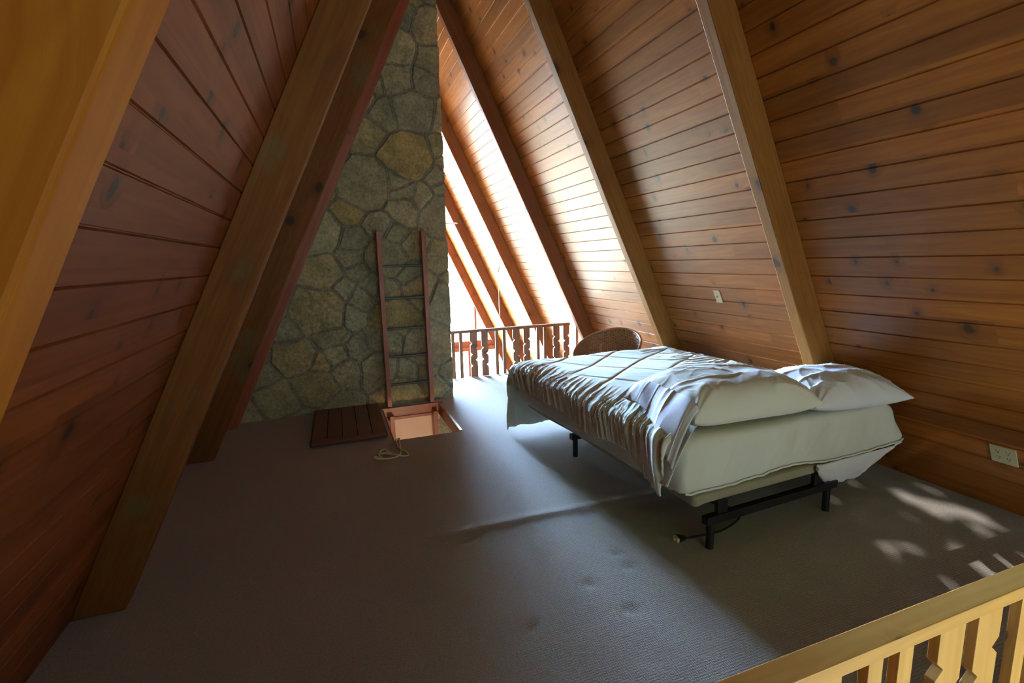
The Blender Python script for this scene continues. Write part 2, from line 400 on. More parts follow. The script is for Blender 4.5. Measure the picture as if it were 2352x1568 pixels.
for (x0, x1, y0, y1) in ((XL-.1, XR+.1, FY0, HY0), (XL-.1, XR+.1, HY1, FY1), (XL-.1, HX0, HY0, HY1), (HX1, XR+.1, HY0, HY1)):
    mb.box(x0, x1, y0, y1, -.125, -.062)
struct(mb, 'ceiling', M_ceil)
mb = MB(); mb.box(xl(ZB)-.1, xr(ZB)+.1, YN-.1, YF+.35, ZB-.1, ZB); struct(mb, 'floor', M_lowfloor)
mb = MB(); mb.box(xl(-1.5), .955, 5.247, 5.335, ZB, -.127); struct(mb, 'wall_lower', M_plaster)

# rear gable (behind the camera) with its window
def gable(name, y0, y1, holes, mat):
    mb = MB()
    def quad(pts):
        V = [Vector((x, y0, z)) for x, z in pts]+[Vector((x, y1, z)) for x, z in pts]; n = len(pts)
        F = [tuple(range(n)), tuple(range(2*n-1, n-1, -1))]+[(i, i+n, (i+1) % n+n, (i+1) % n) for i in range(n)]
        uv = [[(V[i].z, V[i].x) for i in f] for f in F]; mb.add(V, F, uv)
    zc = ZB
    for (x0, x1, z0, z1) in holes:
        quad([(xl(zc), zc), (xr(zc), zc), (xr(z0), z0), (xl(z0), z0)])
        quad([(xl(z0), z0), (x0, z0), (x0, z1), (xl(z1), z1)]); quad([(x1, z0), (xr(z0), z0), (xr(z1), z1), (x1, z1)])
        zc = z1
    quad([(xl(zc), zc), (xr(zc), zc), (XM, ZA)])
    return struct(mb, name, mat)
gable('wall_rear', YN-.08, YN, [RL, RW], M_wallL)
for k_, Wd in enumerate((RW, RL)):
    wr = tag(empty('window_%d' % (k_+2), ((Wd[0]+Wd[1])/2, YN-.04, Wd[2])), kind='structure')
    mb = MB()
    for a in ((Wd[0], Wd[0]+.05, YN-.09, YN+.02, Wd[2], Wd[3]), (Wd[1]-.05, Wd[1], YN-.09, YN+.02, Wd[2], Wd[3]), (Wd[0]+.05, Wd[1]-.05, YN-.09, YN+.02, Wd[2], Wd[2]+.05), (Wd[0]+.05, Wd[1]-.05, YN-.09, YN+.02, Wd[3]-.05, Wd[3])):
        mb.box(*a)
    put(mb.build('window_frame', M_red), wr)
    mb = MB(); mb.box(Wd[0]+.05, Wd[1]-.05, YN-.045, YN-.039, Wd[2]+.05, Wd[3]-.05); put(mb.build('pane', M_glass), wr)

# far gable: all glass between red-stained mullions
wf = tag(empty('window_1', (XM, YF+.05, ZB)), kind='structure')
mb = MB()
ztop = lambda x: (XR-x)/C if x > XM else (x-XL)/C
for x in (3.215, 1.9, XM-.03, .35, -.85):
    mb.box(x-.025, x+.025, YF, YF+.07, -.62, min(ztop(x)-.05, 4.9) if x != 3.215 else .72)
for x in (3.03, 1.75, .40, -.9): mb.box(x-.03, x+.03, YF, YF+.07, ZB, -.63)
mb.box(xl(-.62)-.02, xr(-.62)+.02, YF-.02, YF+.08, -.475, -.375); mb.box(xl(-.62)-.02, xr(-.62)+.02, YF+.01, YF+.06, -.53, -.475)
mb.box(xl(-.62)-.02, xr(-.62)+.02, YF-.02, YF+.08, -.63, -.53); mb.box(xl(ZB), xr(ZB), YF-.02, YF+.08, ZB, ZB+.12)
put(mb.build('window_frame', M_red), wf)
mb = MB(); V = [(xl(ZB+.1), YF+.03, ZB+.1), (xr(ZB+.1), YF+.03, ZB+.1), (XM, YF+.03, ZA-.02)]; V += [(x, y+.006, z) for x, y, z in V]
mb.add(V, [(0, 1, 2), (5, 4, 3), (0, 3, 4, 1), (1, 4, 5, 2), (2, 5, 3, 0)]); put(mb.build('pane', M_glass), wf)

# ---------------------------------------------------------------- roof beams
def beam(side, Y, z0, z1, label, mat, BD=BD, BT=BT):
    """slanting beam against a roof wall; underside faces the room"""
    z0_ = z0; mb = MB(); n = 26; jit = random.uniform(0, 99)
    X = xr if side > 0 else xl
    rows = []
    o = random.uniform(0, 5)
    zs = [z0+(z1-z0)*i/n for i in range(n+1)]
    for i, z in enumerate(zs):
        w = .003*fbm((z*1.3, jit, 0)); dd = BD
        zz = z+BD*C/SN*0
        inner_x = X(z, BD); outer_x = X(z, .0005)
        # section square to the wall: inner line at the same slope distance
        nrm = Vector((-1, 0, -C)).normalized() if side > 0 else Vector((1, 0, -C)).normalized()
        base = Vector((outer_x, 0, z)); inn = base+nrm*(BD+w)
        if inn.z < z0_: inn = Vector((X(z0_, BD+w), 0, z0_))
        cham = .006
        rows.append((base, inn))
    for i in range(n):
        (a, ai), (b, bi_) = rows[i], rows[i+1]
        s0_, s1_ = zs[i]*SN, zs[i+1]*SN
        y0, y1 = Y, Y+BT
        def pt(v, y): return Vector((v.x, y, v.z))
        faces = [([pt(a, y0), pt(ai, y0), pt(bi_, y0), pt(b, y0)], [(s0_+o, o), (s0_+o, o+BD), (s1_+o, o+BD), (s1_+o, o)]),
                 ([pt(ai, y0), pt(ai, y1), pt(bi_, y1), pt(bi_, y0)], [(s0_+o, 2+o), (s0_+o, 2+o+BT), (s1_+o, 2+o+BT), (s1_+o, 2+o)]),
                 ([pt(ai, y1), pt(a, y1), pt(b, y1), pt(bi_, y1)], [(s0_+o, 3+o), (s0_+o, 3+o+BD), (s1_+o, 3+o+BD), (s1_+o, 3+o)]),
                 ([pt(a, y1), pt(a, y0), pt(b, y0), pt(b, y1)], [(s0_+o, 0), (s0_+o, .1), (s1_+o, .1), (s1_+o, 0)])]
        for q, uv in faces:
            if side > 0: pass
            mb.add(q, [(0, 1, 2, 3)], [uv])
    for (a, ai) in (rows[0], rows[-1]):
        mb.add([(a.x, Y, a.z), (ai.x, Y, ai.z), (ai.x, Y+BT, ai.z), (a.x, Y+BT, a.z)], [(0, 1, 2, 3)], [[(0, 0), (0, .1), (.1, .1), (.1, 0)]])
    ob = mb.build('roof_beam', mat, weld=True, bevel=.006)
    tag(ob, label, 'beam', 'sloping roof beams')
    return ob
TOP = ZA-.26
beam(-1, BY['L0'], .004, TOP, 'amber roof beam closest to the camera, filling the upper left edge', M_beam_near)
beam(-1, BY['LA'], .004, TOP, 'brown roof beam standing on carpet at lower left, second from the left edge', M_beam)
beam(-1, BY['LB'], .004, TOP, 'roof beam directly behind the large brown left beam, in front of the chimney', M_beam)
beam(-1, 5.13, .004, TOP-.15, 'dark red roof beam standing tight against the left side of the stone chimney', M_red, BD=.226, BT=.11)
beam(1, BY['R0'], .004, TOP, 'right-hand roof beam rising at the near pine railing', M_beam_right)
beam(1, BY['RA'], .004, TOP, 'right-hand roof beam rising behind the bed pillows', M_beam_right)
beam(1, BY['RB'], .004, TOP, 'right-hand roof beam rising between wicker chair and light switch', M_beam_right)
rc = beam(1, BY['RC'], .38, TOP, 'right-hand roof beam ending just behind the wicker chair at the far railing', M_beam_red)
beam(1, BY['RD'], ZB+.01, TOP, 'reddish roof beam first beyond the far railing', M_beam_red)
beam(1, BY['RE'], ZB+.01, TOP, 'reddish roof beam second beyond the far railing', M_beam_red)
beam(1, BY['RF'], ZB+.01, TOP, 'last reddish roof beam against the bright far window', M_beam_red)
beam(-1, 7.836, ZB+.01, TOP, 'left-hand roof beam hidden behind the chimney, nearer of the two', M_beam_red)
beam(-1, 9.675, ZB+.01, TOP, 'left-hand roof beam hidden behind the chimney, farther of the two', M_beam_red)
mb = MB(); mb.box(xr(.36, BD)-.006, xr(.36)-.02, BY['RC']-.006, BY['RC']+BT+.006, .345, .385)
b = mb.build('steel_bracket', M_steel, rc); tag(b, 'bright steel bracket')
mb = MB(); mb.box(xr(.2, BD)+.0, xr(.34)-.004, BY['RC']+.002, BY['RC']+BT-.002, .004, .344)
b = mb.build('foot_block', M_rail_pine, rc)

# ---------------------------------------------------------------- railings
def baluster(x0, x1, y0, y1, z0, z1, out_n, in_n, outer):
    """flat board; V notches cut in its edges; outer = -1/+1 side that carries out_n notches; None for plain"""
    mb = MB(); w = x1-x0
    def edge(side):
        ns = [] if outer is None else (out_n if side == outer else in_n)
        xs = x0 if side < 0 else x1; pts = [(xs, z0)]
        for z in sorted(ns):
            pts += [(xs, z-.024), (xs-side*.026, z), (xs, z+.024)]
        pts.append((xs, z1)); return pts
    Lp, Rp = edge(-1), edge(1)
    o = random.uniform(0, 5)
    # front and back faces as strips between sorted heights
    zs = sorted({p[1] for p in Lp+Rp})
    def xat(pts, z):
        for a, b in zip(pts, pts[1:]):
            if a[1] <= z <= b[1]: return a[0]+(b[0]-a[0])*(z-a[1])/(b[1]-a[1]) if b[1] > a[1] else a[0]
    for za, zb in zip(zs, zs[1:]):
        la, lb, ra, rb = xat(Lp, za), xat(Lp, zb), xat(Rp, za), xat(Rp, zb)
        uvf = lambda pts: [[(p[2]+o, p[0]+p[1]*3+o) for p in pts]]
        for q in ([(la, y0, za), (ra, y0, za), (rb, y0, zb), (lb, y0, zb)], [(ra, y1, za), (la, y1, za), (lb, y1, zb), (rb, y1, zb)],
                  [(la, y1, za), (la, y0, za), (lb, y0, zb), (lb, y1, zb)], [(ra, y0, za), (ra, y1, za), (rb, y1, zb), (rb, y0, zb)]):
            mb.add(q, [(0, 1, 2, 3)], uvf(q))
    mb.add([(x0, y0, z0), (x0, y1, z0), (x1, y1, z0), (x1, y0, z0)], [(0, 1, 2, 3)]); mb.add([(x0, y0, z1), (x1, y0, z1), (x1, y1, z1), (x0, y1, z1)], [(0, 1, 2, 3)])
    return mb
def railing(x0, x1, Y0, Y1, zb, ztop, zund, cuts, outn, inn, mat, label, by0, by1):
    t = tag(empty('wooden_railing', ((x0+x1)/2, (Y0+Y1)/2, zb)), label, 'railing')
    mb = MB(); mb.box(x0, x1, Y0, Y1, zund, ztop); put(mb.build('top_rail', mat, bevel=.003), t)
    for (a, b, o_) in cuts:
        ob = baluster(a, b, by0, by1, zb, zund-.0005, outn, inn, o_).build('baluster', mat, weld=True, bevel=.0015); put(ob, t)
        if o_ is not None: ob['label'] = 'wide notched baluster'
    return t
far = []
for k in range(-2, 4):
    b0 = 1.656+.6*k
    for (a, b, o_) in ((0, .098, -1), (.155, .248, 1), (.35, .392, None), (.455, .497, None)):
        if 1.25 < b0+a and b0+b < 3.32: far.append((b0+a, b0+b, o_))
railing(1.215, xr(.62, BD)-.004, 6.205, 6.262, .004, .637, .600, far, (.455, .307, .155), (.388, .233), M_rail_dark,
        'dark stained railing with notched balusters at the far edge of the carpet', 6.212, 6.235)
near = []
for k in range(-3, 4):
    b0 = 1.32+.585*k
    for (a, b, o_) in ((0, .098, -1), (.151, .250, 1), (.335, .383, None), (.438, .488, None)):
        if xl(.3, BD)+.03 < b0+a and b0+b < xr(.62, BD)-.03: near.append((b0+a, b0+b, o_))
railing(xl(.65, BD)+.012, xr(.65, BD)-.012, .649, .711, .004, .640, .602, near, (.493, .33, .175), (.421, .25), M_rail_pine,
        'pale pine railing with notched balusters in the near right corner', .651, .675)

# ---------------------------------------------------------------- stone chimney
def chimney():
    x1, Y0, Y1, z0, z1 = 1.205, 5.36, 6.18, ZB, ZA+.0
    xlft = lambda z: max(-1.12, xl(z)+.012)
    # stones: jittered seeds with random weights (power diagram)
    R2 = np.random.default_rng(21)
    seeds = []; tries = 0
    span = (-1.3, 3.1, ZB-.1, 5.3)
    while len(seeds) < 420 and tries < 30000:
        tries += 1
        p = (R2.uniform(span[0], span[1]), R2.uniform(span[2], span[3])); r = R2.choice([.09, .14, .20, .26], p=[.20, .25, .30, .25])
        if all((p[0]-q[0])**2+((p[1]-q[1])*1.12)**2 > (.86*(r+q[2]))**2 for q in seeds): seeds.append((*p, r))
    S = np.array(seeds); n = len(S)
    pal = np.array((1.5, 1.46, 1.26))*np.array([(.28, .245, .145), (.25, .235, .16), (.30, .245, .12), (.24, .235, .17), (.27, .245, .17), (.22, .225, .18), (.29, .27, .18)])
    cols = pal[R2.choice(len(pal), n, p=[.2, .2, .15, .13, .15, .07, .10])]*R2.uniform(.90, 1.12, (n, 1))
    tilt = R2.uniform(-.05, .05, (n, 2)); lift = R2.uniform(-.006, .006, n); rough = R2.choice([.4, 1.0, 1.9], n)
    def sample(a, z):
        wa = a+.03*noise.noise(Vector((a*4, z*4, 3)))+.01*noise.noise(Vector((a*14, z*14, 3))); wz = z+.03*noise.noise(Vector((a*4, z*4, 9)))+.01*noise.noise(Vector((a*14, z*14, 9)))
        d = (S[:, 0]-wa)**2+((S[:, 1]-wz)*1.12)**2-S[:, 2]**2
        i = np.argpartition(d, 2)[:2]; i = i[np.argsort(d[i])]; i0, i1 = i
        sep_ = math.hypot(S[i0, 0]-S[i1, 0], S[i0, 1]-S[i1, 1])+1e-6; e = (d[i1]-d[i0])/(2*sep_)   # distance to the joint
        t = min(1, max(0, (e-.006)/.018)); t = t*t*(3-2*t)
        h = t*(.013+lift[i0]+tilt[i0, 0]*(wa-S[i0, 0])+tilt[i0, 1]*(wz-S[i0, 1])+.006*rough[i0]*noise.fractal(Vector((a*13, z*13, i0*3.3)), .8, 2.2, 3))
        bead = .009*math.exp(-(e/.008)**2); bc = math.exp(-(e/.007)**2)
        c = cols[i0]*t+np.array((.17, .165, .125))*(1-t)  # stone edges coloured dark, painting in the shadow along the joints
        return h+bead, c*(1-.6*bc)+np.array((.42, .405, .29))*.6*bc
    mb = MB(); colr = []
    st = .009
    # front face then right face, one folded sheet
    zz = list(np.arange(z0, -.3, .04))+list(np.arange(-.3, z1, st))+[z1]; nz = len(zz)-1; W1 = x1+1.12; W2 = Y1-Y0; nf = int(W1/st); ns = int(W2/.02)
    P = np.zeros((nf+ns+1, nz+1, 3)); CC = np.zeros((nf+ns+1, nz+1, 3))
    for j in range(nz+1):
        z = zz[j]; xa = min(xlft(z), x1-.05) if z > 0 else -1.12
        xb = x1 if z < 4.9 else min(x1, xr(z)-.01)
        for i in range(nf+ns+1):
            if i <= nf:
                x = xa+(xb-xa)*i/nf; h, c_ = sample(x, z); ed = min(1, (nf-i)/2.0)
                P[i, j] = (x+(h*.6 if i == nf else 0), Y0-h, z)
            else:
                a = (i-nf)/ns*W2; h, c_ = sample(xb+a, z); P[i, j] = (xb+h*.6, Y0+a, z)
            CC[i, j] = c_
    mb.grid(P)
    nb = len(mb.v)
    back = [(-1.12, Y1, z0), (x1, Y1, z0), (x1, Y1, z1-.45), (XM-.1, Y1, z1-.2), (xlft(z1-.5), Y1, z1-.5), (-1.12, Y1, .15)]
    mb.add(back, [(5, 4, 3, 2, 1, 0)])
    o = mb.build('stone_chimney', M_stone)
    ca = o.data.color_attributes.new('stone', 'FLOAT_COLOR', 'POINT')
    allc = np.concatenate([CC.reshape(-1, 3), np.tile([.25, .23, .16], (len(mb.v)-nb, 1))]); buf = np.ones((len(allc), 4)); buf[:, :3] = allc
    ca.data.foreach_set('color', buf.ravel())
    tag(o, 'tall flagstone chimney wall with pale mortar joints behind the ladder', 'chimney')
chimney()

# ---------------------------------------------------------------- ladders, hatch, lid, rope
def ladder(x0, x1, y, z0, z1, rungs, label, w=.045, dp=.085, topx=0):
    t = tag(empty('ladder', ((x0+x1)/2, y, z0)), label, 'ladder')
    for a in (x0, x1-w):
        mb = MB(); mb.box(a, a+w, y, y+dp, z0, z1); ob = put(mb.build('side_rail', M_red, bevel=.003), t)
    for z in rungs:
        mb = MB(); mb.tube([(x0+w*.5, y+dp*.45, z), (x1-w*.5, y+dp*.45, z)], .0135, 12); ob = put(mb.build('rung', M_rung), t)
        ob['label'] = 'grey metal pipe rung'
    return t
ladder(.462, .960, 5.222, .004, 1.845, [.245, .545, .845, 1.165, 1.495], 'upper ladder of red wood rails and grey rungs against the stone chimney')
ladder(.462, .960, 5.06, ZB+.005, -.045, [-.42, -.72, -1.02, -1.32, -1.62, -1.92, -2.22], 'lower ladder of red wood rails seen down through the floor hatch')
t = tag(empty('floor_hatch', ((HX0+HX1)/2, (HY0+HY1)/2, -.06)), 'red-stained wooden trim lining the square hatch opening in the carpet', 'frame')
for nm, a in (('trim_board', (HX0-.03, HX1+.03, HY1-.028, HY1+.002, -.115, .012)), ('trim_board', (HX1-.022, HX1+.004, HY0, HY1-.03, -.115, .010)),
              ('trim_board', (HX0-.004, HX0+.016, HY0, HY1-.03, -.115, -.002)), ('trim_board', (HX0+.018, HX1-.024, HY0-.002, HY0+.014, -.115, -.004)), ('stop_strip', (HX0+.018, HX1-.024, HY1-.050, HY1-.029, -.115, -.085))):
    mb = MB(); mb.box(*a); put(mb.build(nm, M_red, bevel=.002), t)
t = tag(empty('hatch_cover', (.06, 4.9, .004)), 'dark plank hatch cover lying on the carpet left of the opening', 'hatch')
T = Matrix.Translation((.055, 4.87, 0)) @ Matrix.Rotation(math.radians(-.5), 4, 'Z')
mb = MB(); n = 5; w_ = .63/n
for i in range(n):
    mb.box(-.315+i*w_+.003, -.315+(i+1)*w_-.003, -.50, .452, .024, .046, T)
put(mb.build('plank_top', M_lid, bevel=.003), t)
mb = MB(); mb.box(-.315, .315, -.585, -.502, .024, .046, T); mb.box(-.312, .312, -.55, .446, .003, .0235, T); put(mb.build('batten_frame', M_lid, bevel=.003), t)
def catmull(pts, n=8):
    pts = [Vector(p) for p in pts]; P = [pts[0]]+pts+[pts[-1]]; o = []
    for i in range(1, len(P)-2):
        for k in range(n):
            t_ = k/n; a, b, c_, d = P[i-1], P[i], P[i+1], P[i+2]
            o.append(.5*((2*b)+(c_-a)*t_+(2*a-5*b+4*c_-d)*t_*t_+(3*b-a-3*c_+d)*t_**3))
    return o+[pts[-1]]
def onfloor(px, py, z=.0):
    d = fw+rt2*((px-1176)/FPX)-up2*((py-784)/FPX); k_ = (z-CH)/d.z; return Vector((d.x*k_, d.y*k_, z))
rp = [(1240, 975), (1225, 1030), (1250, 1085), (1290, 1108), (1340, 1138), (1352, 1160), (1300, 1172), (1205, 1172), (1150, 1160), (1130, 1120), (1092, 1106), (1050, 1130), (1075, 1150), (1140, 1140), (1175, 1165), (1100, 1150),
      (1040, 1160), (1060, 1180), (1070, 1195), (1000, 1192), (1005, 1208), (1130, 1208), (1225, 1192), (1268, 1145), (1275, 1090), (1262, 1050), (1256, 985)]
pts = []
for i, (a, b_) in enumerate(rp):
    p = onfloor(650+a/4.704, 800+b_/4.704); p.z = .010+.006*(i % 3 == 1)+.004*math.sin(i); pts.append(p)
pts[0] = Vector((pts[0].x, HY0+.024, -.05)); pts.insert(1, Vector((pts[0].x, HY0+.005, .012)))
pts[-1] = Vector((pts[-1].x, HY0+.024, -.05)); pts.insert(len(pts)-1, Vector((pts[-1].x, HY0+.005, .012)))
mb = MB(); mb.tube(catmull(pts), .0065, 8); tag(mb.build('rope', M_rope), 'coiled cream pull rope lying on the carpet in front of the hatch', 'rope')

# ---------------------------------------------------------------- bed
NB = Vector((1.57, 1.885, 0)); AF = Vector((-.0555, .9985, 0)); BA = Vector((.9985, .0555, 0))
MW, ML, MT, MZ0 = 1.555, 2.03, .610, .312
def bed(b, a, z): return NB+BA*b+AF*a+Vector((0, 0, z))
TB = Matrix(((BA.x, AF.x, 0, NB.x), (BA.y, AF.y, 0, NB.y), (0, 0, 1, 0), (0, 0, 0, 1)))
def rbox(nb, na, nzz, f):
    """rounded closed cuboid from 6 grids, mapped by f(u,v,w in -1..1)"""
    mb = MB()
    def g(n1, n2, fn, flip):
        P = np.array([[list(f(*fn(-1+2*i/n1, -1+2*j/n2))) for j in range(n2+1)] for i in range(n1+1)]); mb.grid(P, flip=flip)
    g(nb, na, lambda p, q: (p, q, 1), False); g(nb, na, lambda p, q: (p, q, -1), True)
    g(nb, nzz, lambda p, q: (p, -1, q), False); g(nb, nzz, lambda p, q: (p, 1, q), True)
    g(na, nzz, lambda p, q: (1, p, q), False); g(na, nzz, lambda p, q: (-1, p, q), True)
    return mb
bt = tag(empty('adjustable_bed_base', bed(.75, 1, 0)), 'khaki upholstered bed base on black steel legs under the mattress', 'bed')
def fbase(u, v, w_):
    x = .085+(MW-.12)*(u+1)/2; y = .01+2.03*(v+1)/2; z = .256+.054*(w_+1)/2
    r = .022; cx = min(1, max(-1, u*1.0)); 
    # round the arrises
    def rr(t, half): d = (1-abs(t))*half; return max(0, 1-d/r)
    a, b, c_ = rr(u, .75), rr(v, 1.0), rr(w_, .04)
    k_ = r*.35; x -= math.copysign(k_*(b*a+a*c_)*.5, u); y -= math.copysign(k_*(b*a+b*c_)*.5, v); z -= math.copysign(k_*(c_*a+c_*b)*.5, w_)
    z += -.012*math.exp(-((u+1)/.06)**2)*(w_ < 0)+.006*math.sin(v*7)*(1 if w_ < 0 else 0)
    return bed(x, y, z)
put(rbox(50, 60, 6, fbase).build('upholstered_deck', M_base, weld=True), bt)
for (ya) in (0.005, 1.385):
    mb = MB(); mb.box(.150, 1.160, ya-.022, ya+.022, .142, .186, TB); put(mb.build('cross_bar', M_black, bevel=.003), bt)
    for xa in (.190, 1.095):
        mb = MB(); mb.tube([bed(xa, ya, .002), bed(xa, ya, .143)], .0205, 16); put(mb.build('leg', M_black), bt)
    for xa in (.262, 1.0):
        mb = MB(); mb.box(xa-.034, xa+.034, ya-.012, ya+.014, .184, .2555, TB); put(mb.build('upright_bracket', M_black, bevel=.003), bt)
# mattress
def fmat(u, v, w_):
    x = MW*(u+1)/2; y = ML*(v+1)/2
    top = MT-.010*(1-math.cos((u+1)*math.pi))*.0+.012*fbm((x*1.2, y*1.2, 0), 2)
    bot = MZ0+(.014+.012*math.sin(x*4.6-1.4)+.008*math.sin(x*9+1) if v < -.9 else 0)
    z = bot+(top-bot)*(w_+1)/2; r = .045
    def rr(t, half): d = (1-abs(t))*half; return max(0, 1-d/r)
    a, b, c_ = rr(u, MW/2), rr(v, ML/2), rr(w_, .15)
    k_ = r*.38; x -= math.copysign(k_*(b*a+a*c_), u)*.8; y -= math.copysign(k_*(b*a+b*c_), v)*.8; z -= math.copysign(k_*(c_*a+c_*b), w_)*.8*(1 if w_ > 0 else .4)
    if v < -.99:   # loose sheet on the near end: soft drags falling from the top right
        m = (1-abs(w_))*.5+.5; s_ = x-.55*(z-.3)
        y += -.016*fbm((s_*6, z*2.0, 1), 3)*m-.014*math.sin(max(0, x-.9)*5)*m-.006*max(0, 1-abs(noise.noise(Vector((s_*9, z*3, 7))))/.12)*m
    if u < -.99: x += -.006*fbm((y*5, z*4, 5), 2)
    if u > .2:      # sheet pulled loose and fanning out at the near right corner
        fl = ((u-.2)/.8)**1.6*max(0, min(1, (-.55-v)/.30)); x += fl*(.085+.16*((1-w_)/2)**1.2); y -= .02*fl*((1-w_)/2)
    return bed(x, y, z)
mt = tag(empty('mattress', bed(.8, 1, MZ0)), 'thick mattress in a cream fitted sheet on the bed base', 'mattress')
put(rbox(90, 90, 16, fmat).build('fitted_sheet', M_sheet, weld=True), mt)
# elastic hem along the near end
mb = MB(); hp = []
for i in range(61):
    u = -1+2*i/60; p = fmat(u, -1, -1); hp.append(p+Vector((0, -.008, -.001+.002*math.sin(i*1.7))))
mb.tube(hp, .006, 8); put(mb.build('elastic_hem', M_sheet), mt)
def cloth(fn, nu, nv, name, mat, parent=None, solid=.003):
    P = np.array([[list(fn(i/nu, j/nv)) for j in range(nv+1)] for i in range(nu+1)])
    mb_ = MB(); mb_.grid(P); o = mb_.build(name, mat, solid=solid)
    if parent: put(o, parent)
    return o
def prot(u, v):   # thin white protector sagging out below the hem, right-hand corner
    x = .96+.80*u; zb_ = .312-.005*u+.012*(u > .9)
    pts_ = [(0, .285), (.10, .20), (.20, .165), (.60, .120), (.80, .165), (1, .275)]
    zl = next(a[1]+(b[1]-a[1])*(u-a[0])/(b[0]-a[0]) for a, b in zip(pts_, pts_[1:]) if u <= b[0]+1e-9)
    z = zb_+(zl-zb_)*v
    y = -.012+.10*v*u+.018*math.sin(v*3.1)*-1+.014*fbm((x*7+v*2, v*3, 2), 3)*v
    return bed(x+.02*math.sin(v*5)*u, y, z)
cloth(prot, 60, 14, 'mattress_protector', M_white, mt)['label'] = 'thin white protector sagging below the sheet'
def tagc(u, v): return bed(.965+.055*u+.006*math.sin(v*8), -.012-.004*math.sin(u*9), .318-.045*v-.01*u+.004*math.sin(u*12))
cloth(tagc, 10, 8, 'care_label', M_pillow_c, mt)

# comforter: quilted, hanging over the left side and the foot
def comforter():
    over_l, over_f = .205, .60; bL, bR = -over_l, MW+.06
    bR = MW; bs = list(np.arange(bL, .36, .008))+list(np.arange(.36, bR, .009))+[bR]; nv = 380
    P = np.zeros((len(bs), nv+1, 3)); th = .022
    c38, s38 = math.cos(math.radians(37)), math.sin(math.radians(37))
    sm = lambda t: (lambda q: q*q*(3-2*q))(min(1, max(0, t)))
    rdg = lambda v, w_: max(0, 1-abs(v)/w_)**1.6
    for i, sb in enumerate(bs):
        a0 = .05+.30*sm((sb-.02)/.30)
        for j in range(nv+1):
            sa = a0+(ML+over_f-a0)*j/nv
            dr = 0; ext = max(0, (sb-MW*.6)/(MW*.4))*.125*max(0, min(sa, ML)-.45); dl = max(0, -sb); df = max(0, sa-ML)
            dl *= (1+.10*math.sin(sa*3.1)+.06*math.sin(sa*9))
            if sa < .42: dl *= 1+.55*max(0, 1-(sa-.05)/.37)**1.6
            x = max(sb, 0)+ext; y = min(sa, ML)
            d = math.hypot(dl, df); R = .055
            ang = min(d/R, math.pi/2); out_ = R*math.sin(ang)
            dn = R*(1-math.cos(ang)) if ang < 1.57 else R+(d-R*math.pi/2)
            nx_, ny_ = (-dl/d, df/d) if d > 0 else (0, 0)
            if dr > 0: nx_, ny_, out_, dn = 1, 0, .03*math.sin(min(dr/.05, 1.57)), dr*.9
            on = 1 if (d == 0 and dr == 0) else 0
            z = MT+th-dn+.010*fbm((sb*2, sa*2, 7), 2)+.018*on*math.exp(-((sb-.14)/.16)**2)+.006*on*math.exp(-((sb-.9)/.6)**2)
            p_, q_ = sb*c38+sa*s38, -sb*s38+sa*c38            # diamond quilting
            e1 = abs(((p_+.02)/.40) % 1-.5)*.40; e2 = abs(((q_+.075)/.31) % 1-.5)*.31
            puff = .014*(1-math.exp(-e1/.0065))*(1-math.exp(-e2/.0065))
            # gathers: narrow ridges running over the left edge, bending towards the foot as they fall
            zone = 1 if sb < .02 else math.exp(-((sb-.02)/.15)**2)
            zone *= .35+.65*sm((ML+.05-sa)/.35)
            ph = sa-sb*.62-max(0, -sb)*.2+.030*noise.noise(Vector((sb*6, sa*3.5, 0)))
            amp = .6+.8*abs(noise.noise(Vector((ph*5, 4, 4))))*2
            f1 = rdg(noise.noise(Vector((ph*14, sb*1.0, 3))), .20); f2 = rdg(noise.noise(Vector((ph*25, sb*1.8, 8))), .18)
            fold = (.015*f1+.007*f2)*amp
            ripple = .002*noise.noise(Vector((p_*26, q_*6, 1)))+(.007*rdg(noise.noise(Vector((sb*4-sa*2, sa*15, 4))), .15) if sb > MW*.60 else 0)*min(1, (sb-MW*.6)/.3 if sb > MW*.6 else 0)
            foldf = .020*math.sin(sb*24+2*noise.noise(Vector((sb*3, 0, 0))))*min(1, df/.15) if df > 0 else 0
            disp = puff*(1-.85*zone)+fold*zone*(1-min(1, df/.12))+ripple
            k_ = ang/1.5708 if d > 0 else 0
            nrm = (BA*nx_+AF*ny_)*k_+Vector((0, 0, 1))*(1-k_); nrm.normalize()
            vec = bed(x+nx_*out_, y+ny_*out_, z)+nrm*(disp+foldf)
            if dl > 0: vec += BA*(-.035*min(1, dl/.2)*math.sin(sa*5.1+1)**2)
            both = min(dl, df)
            if both > 0: vec += (BA*-1+AF)*(.10*min(both, .25))
            vec.z -= .35*max(0, x-MW-.02); vec.z = max(vec.z, .012); P[i, j] = vec
    mb = MB(); mb.grid(P); o = mb.build('comforter', M_comf, solid=.010)
    o.modifiers['solid'].offset = -1
    tag(o, 'ivory quilted comforter spread over the bed, gathered along its left side', 'comforter')
comforter()

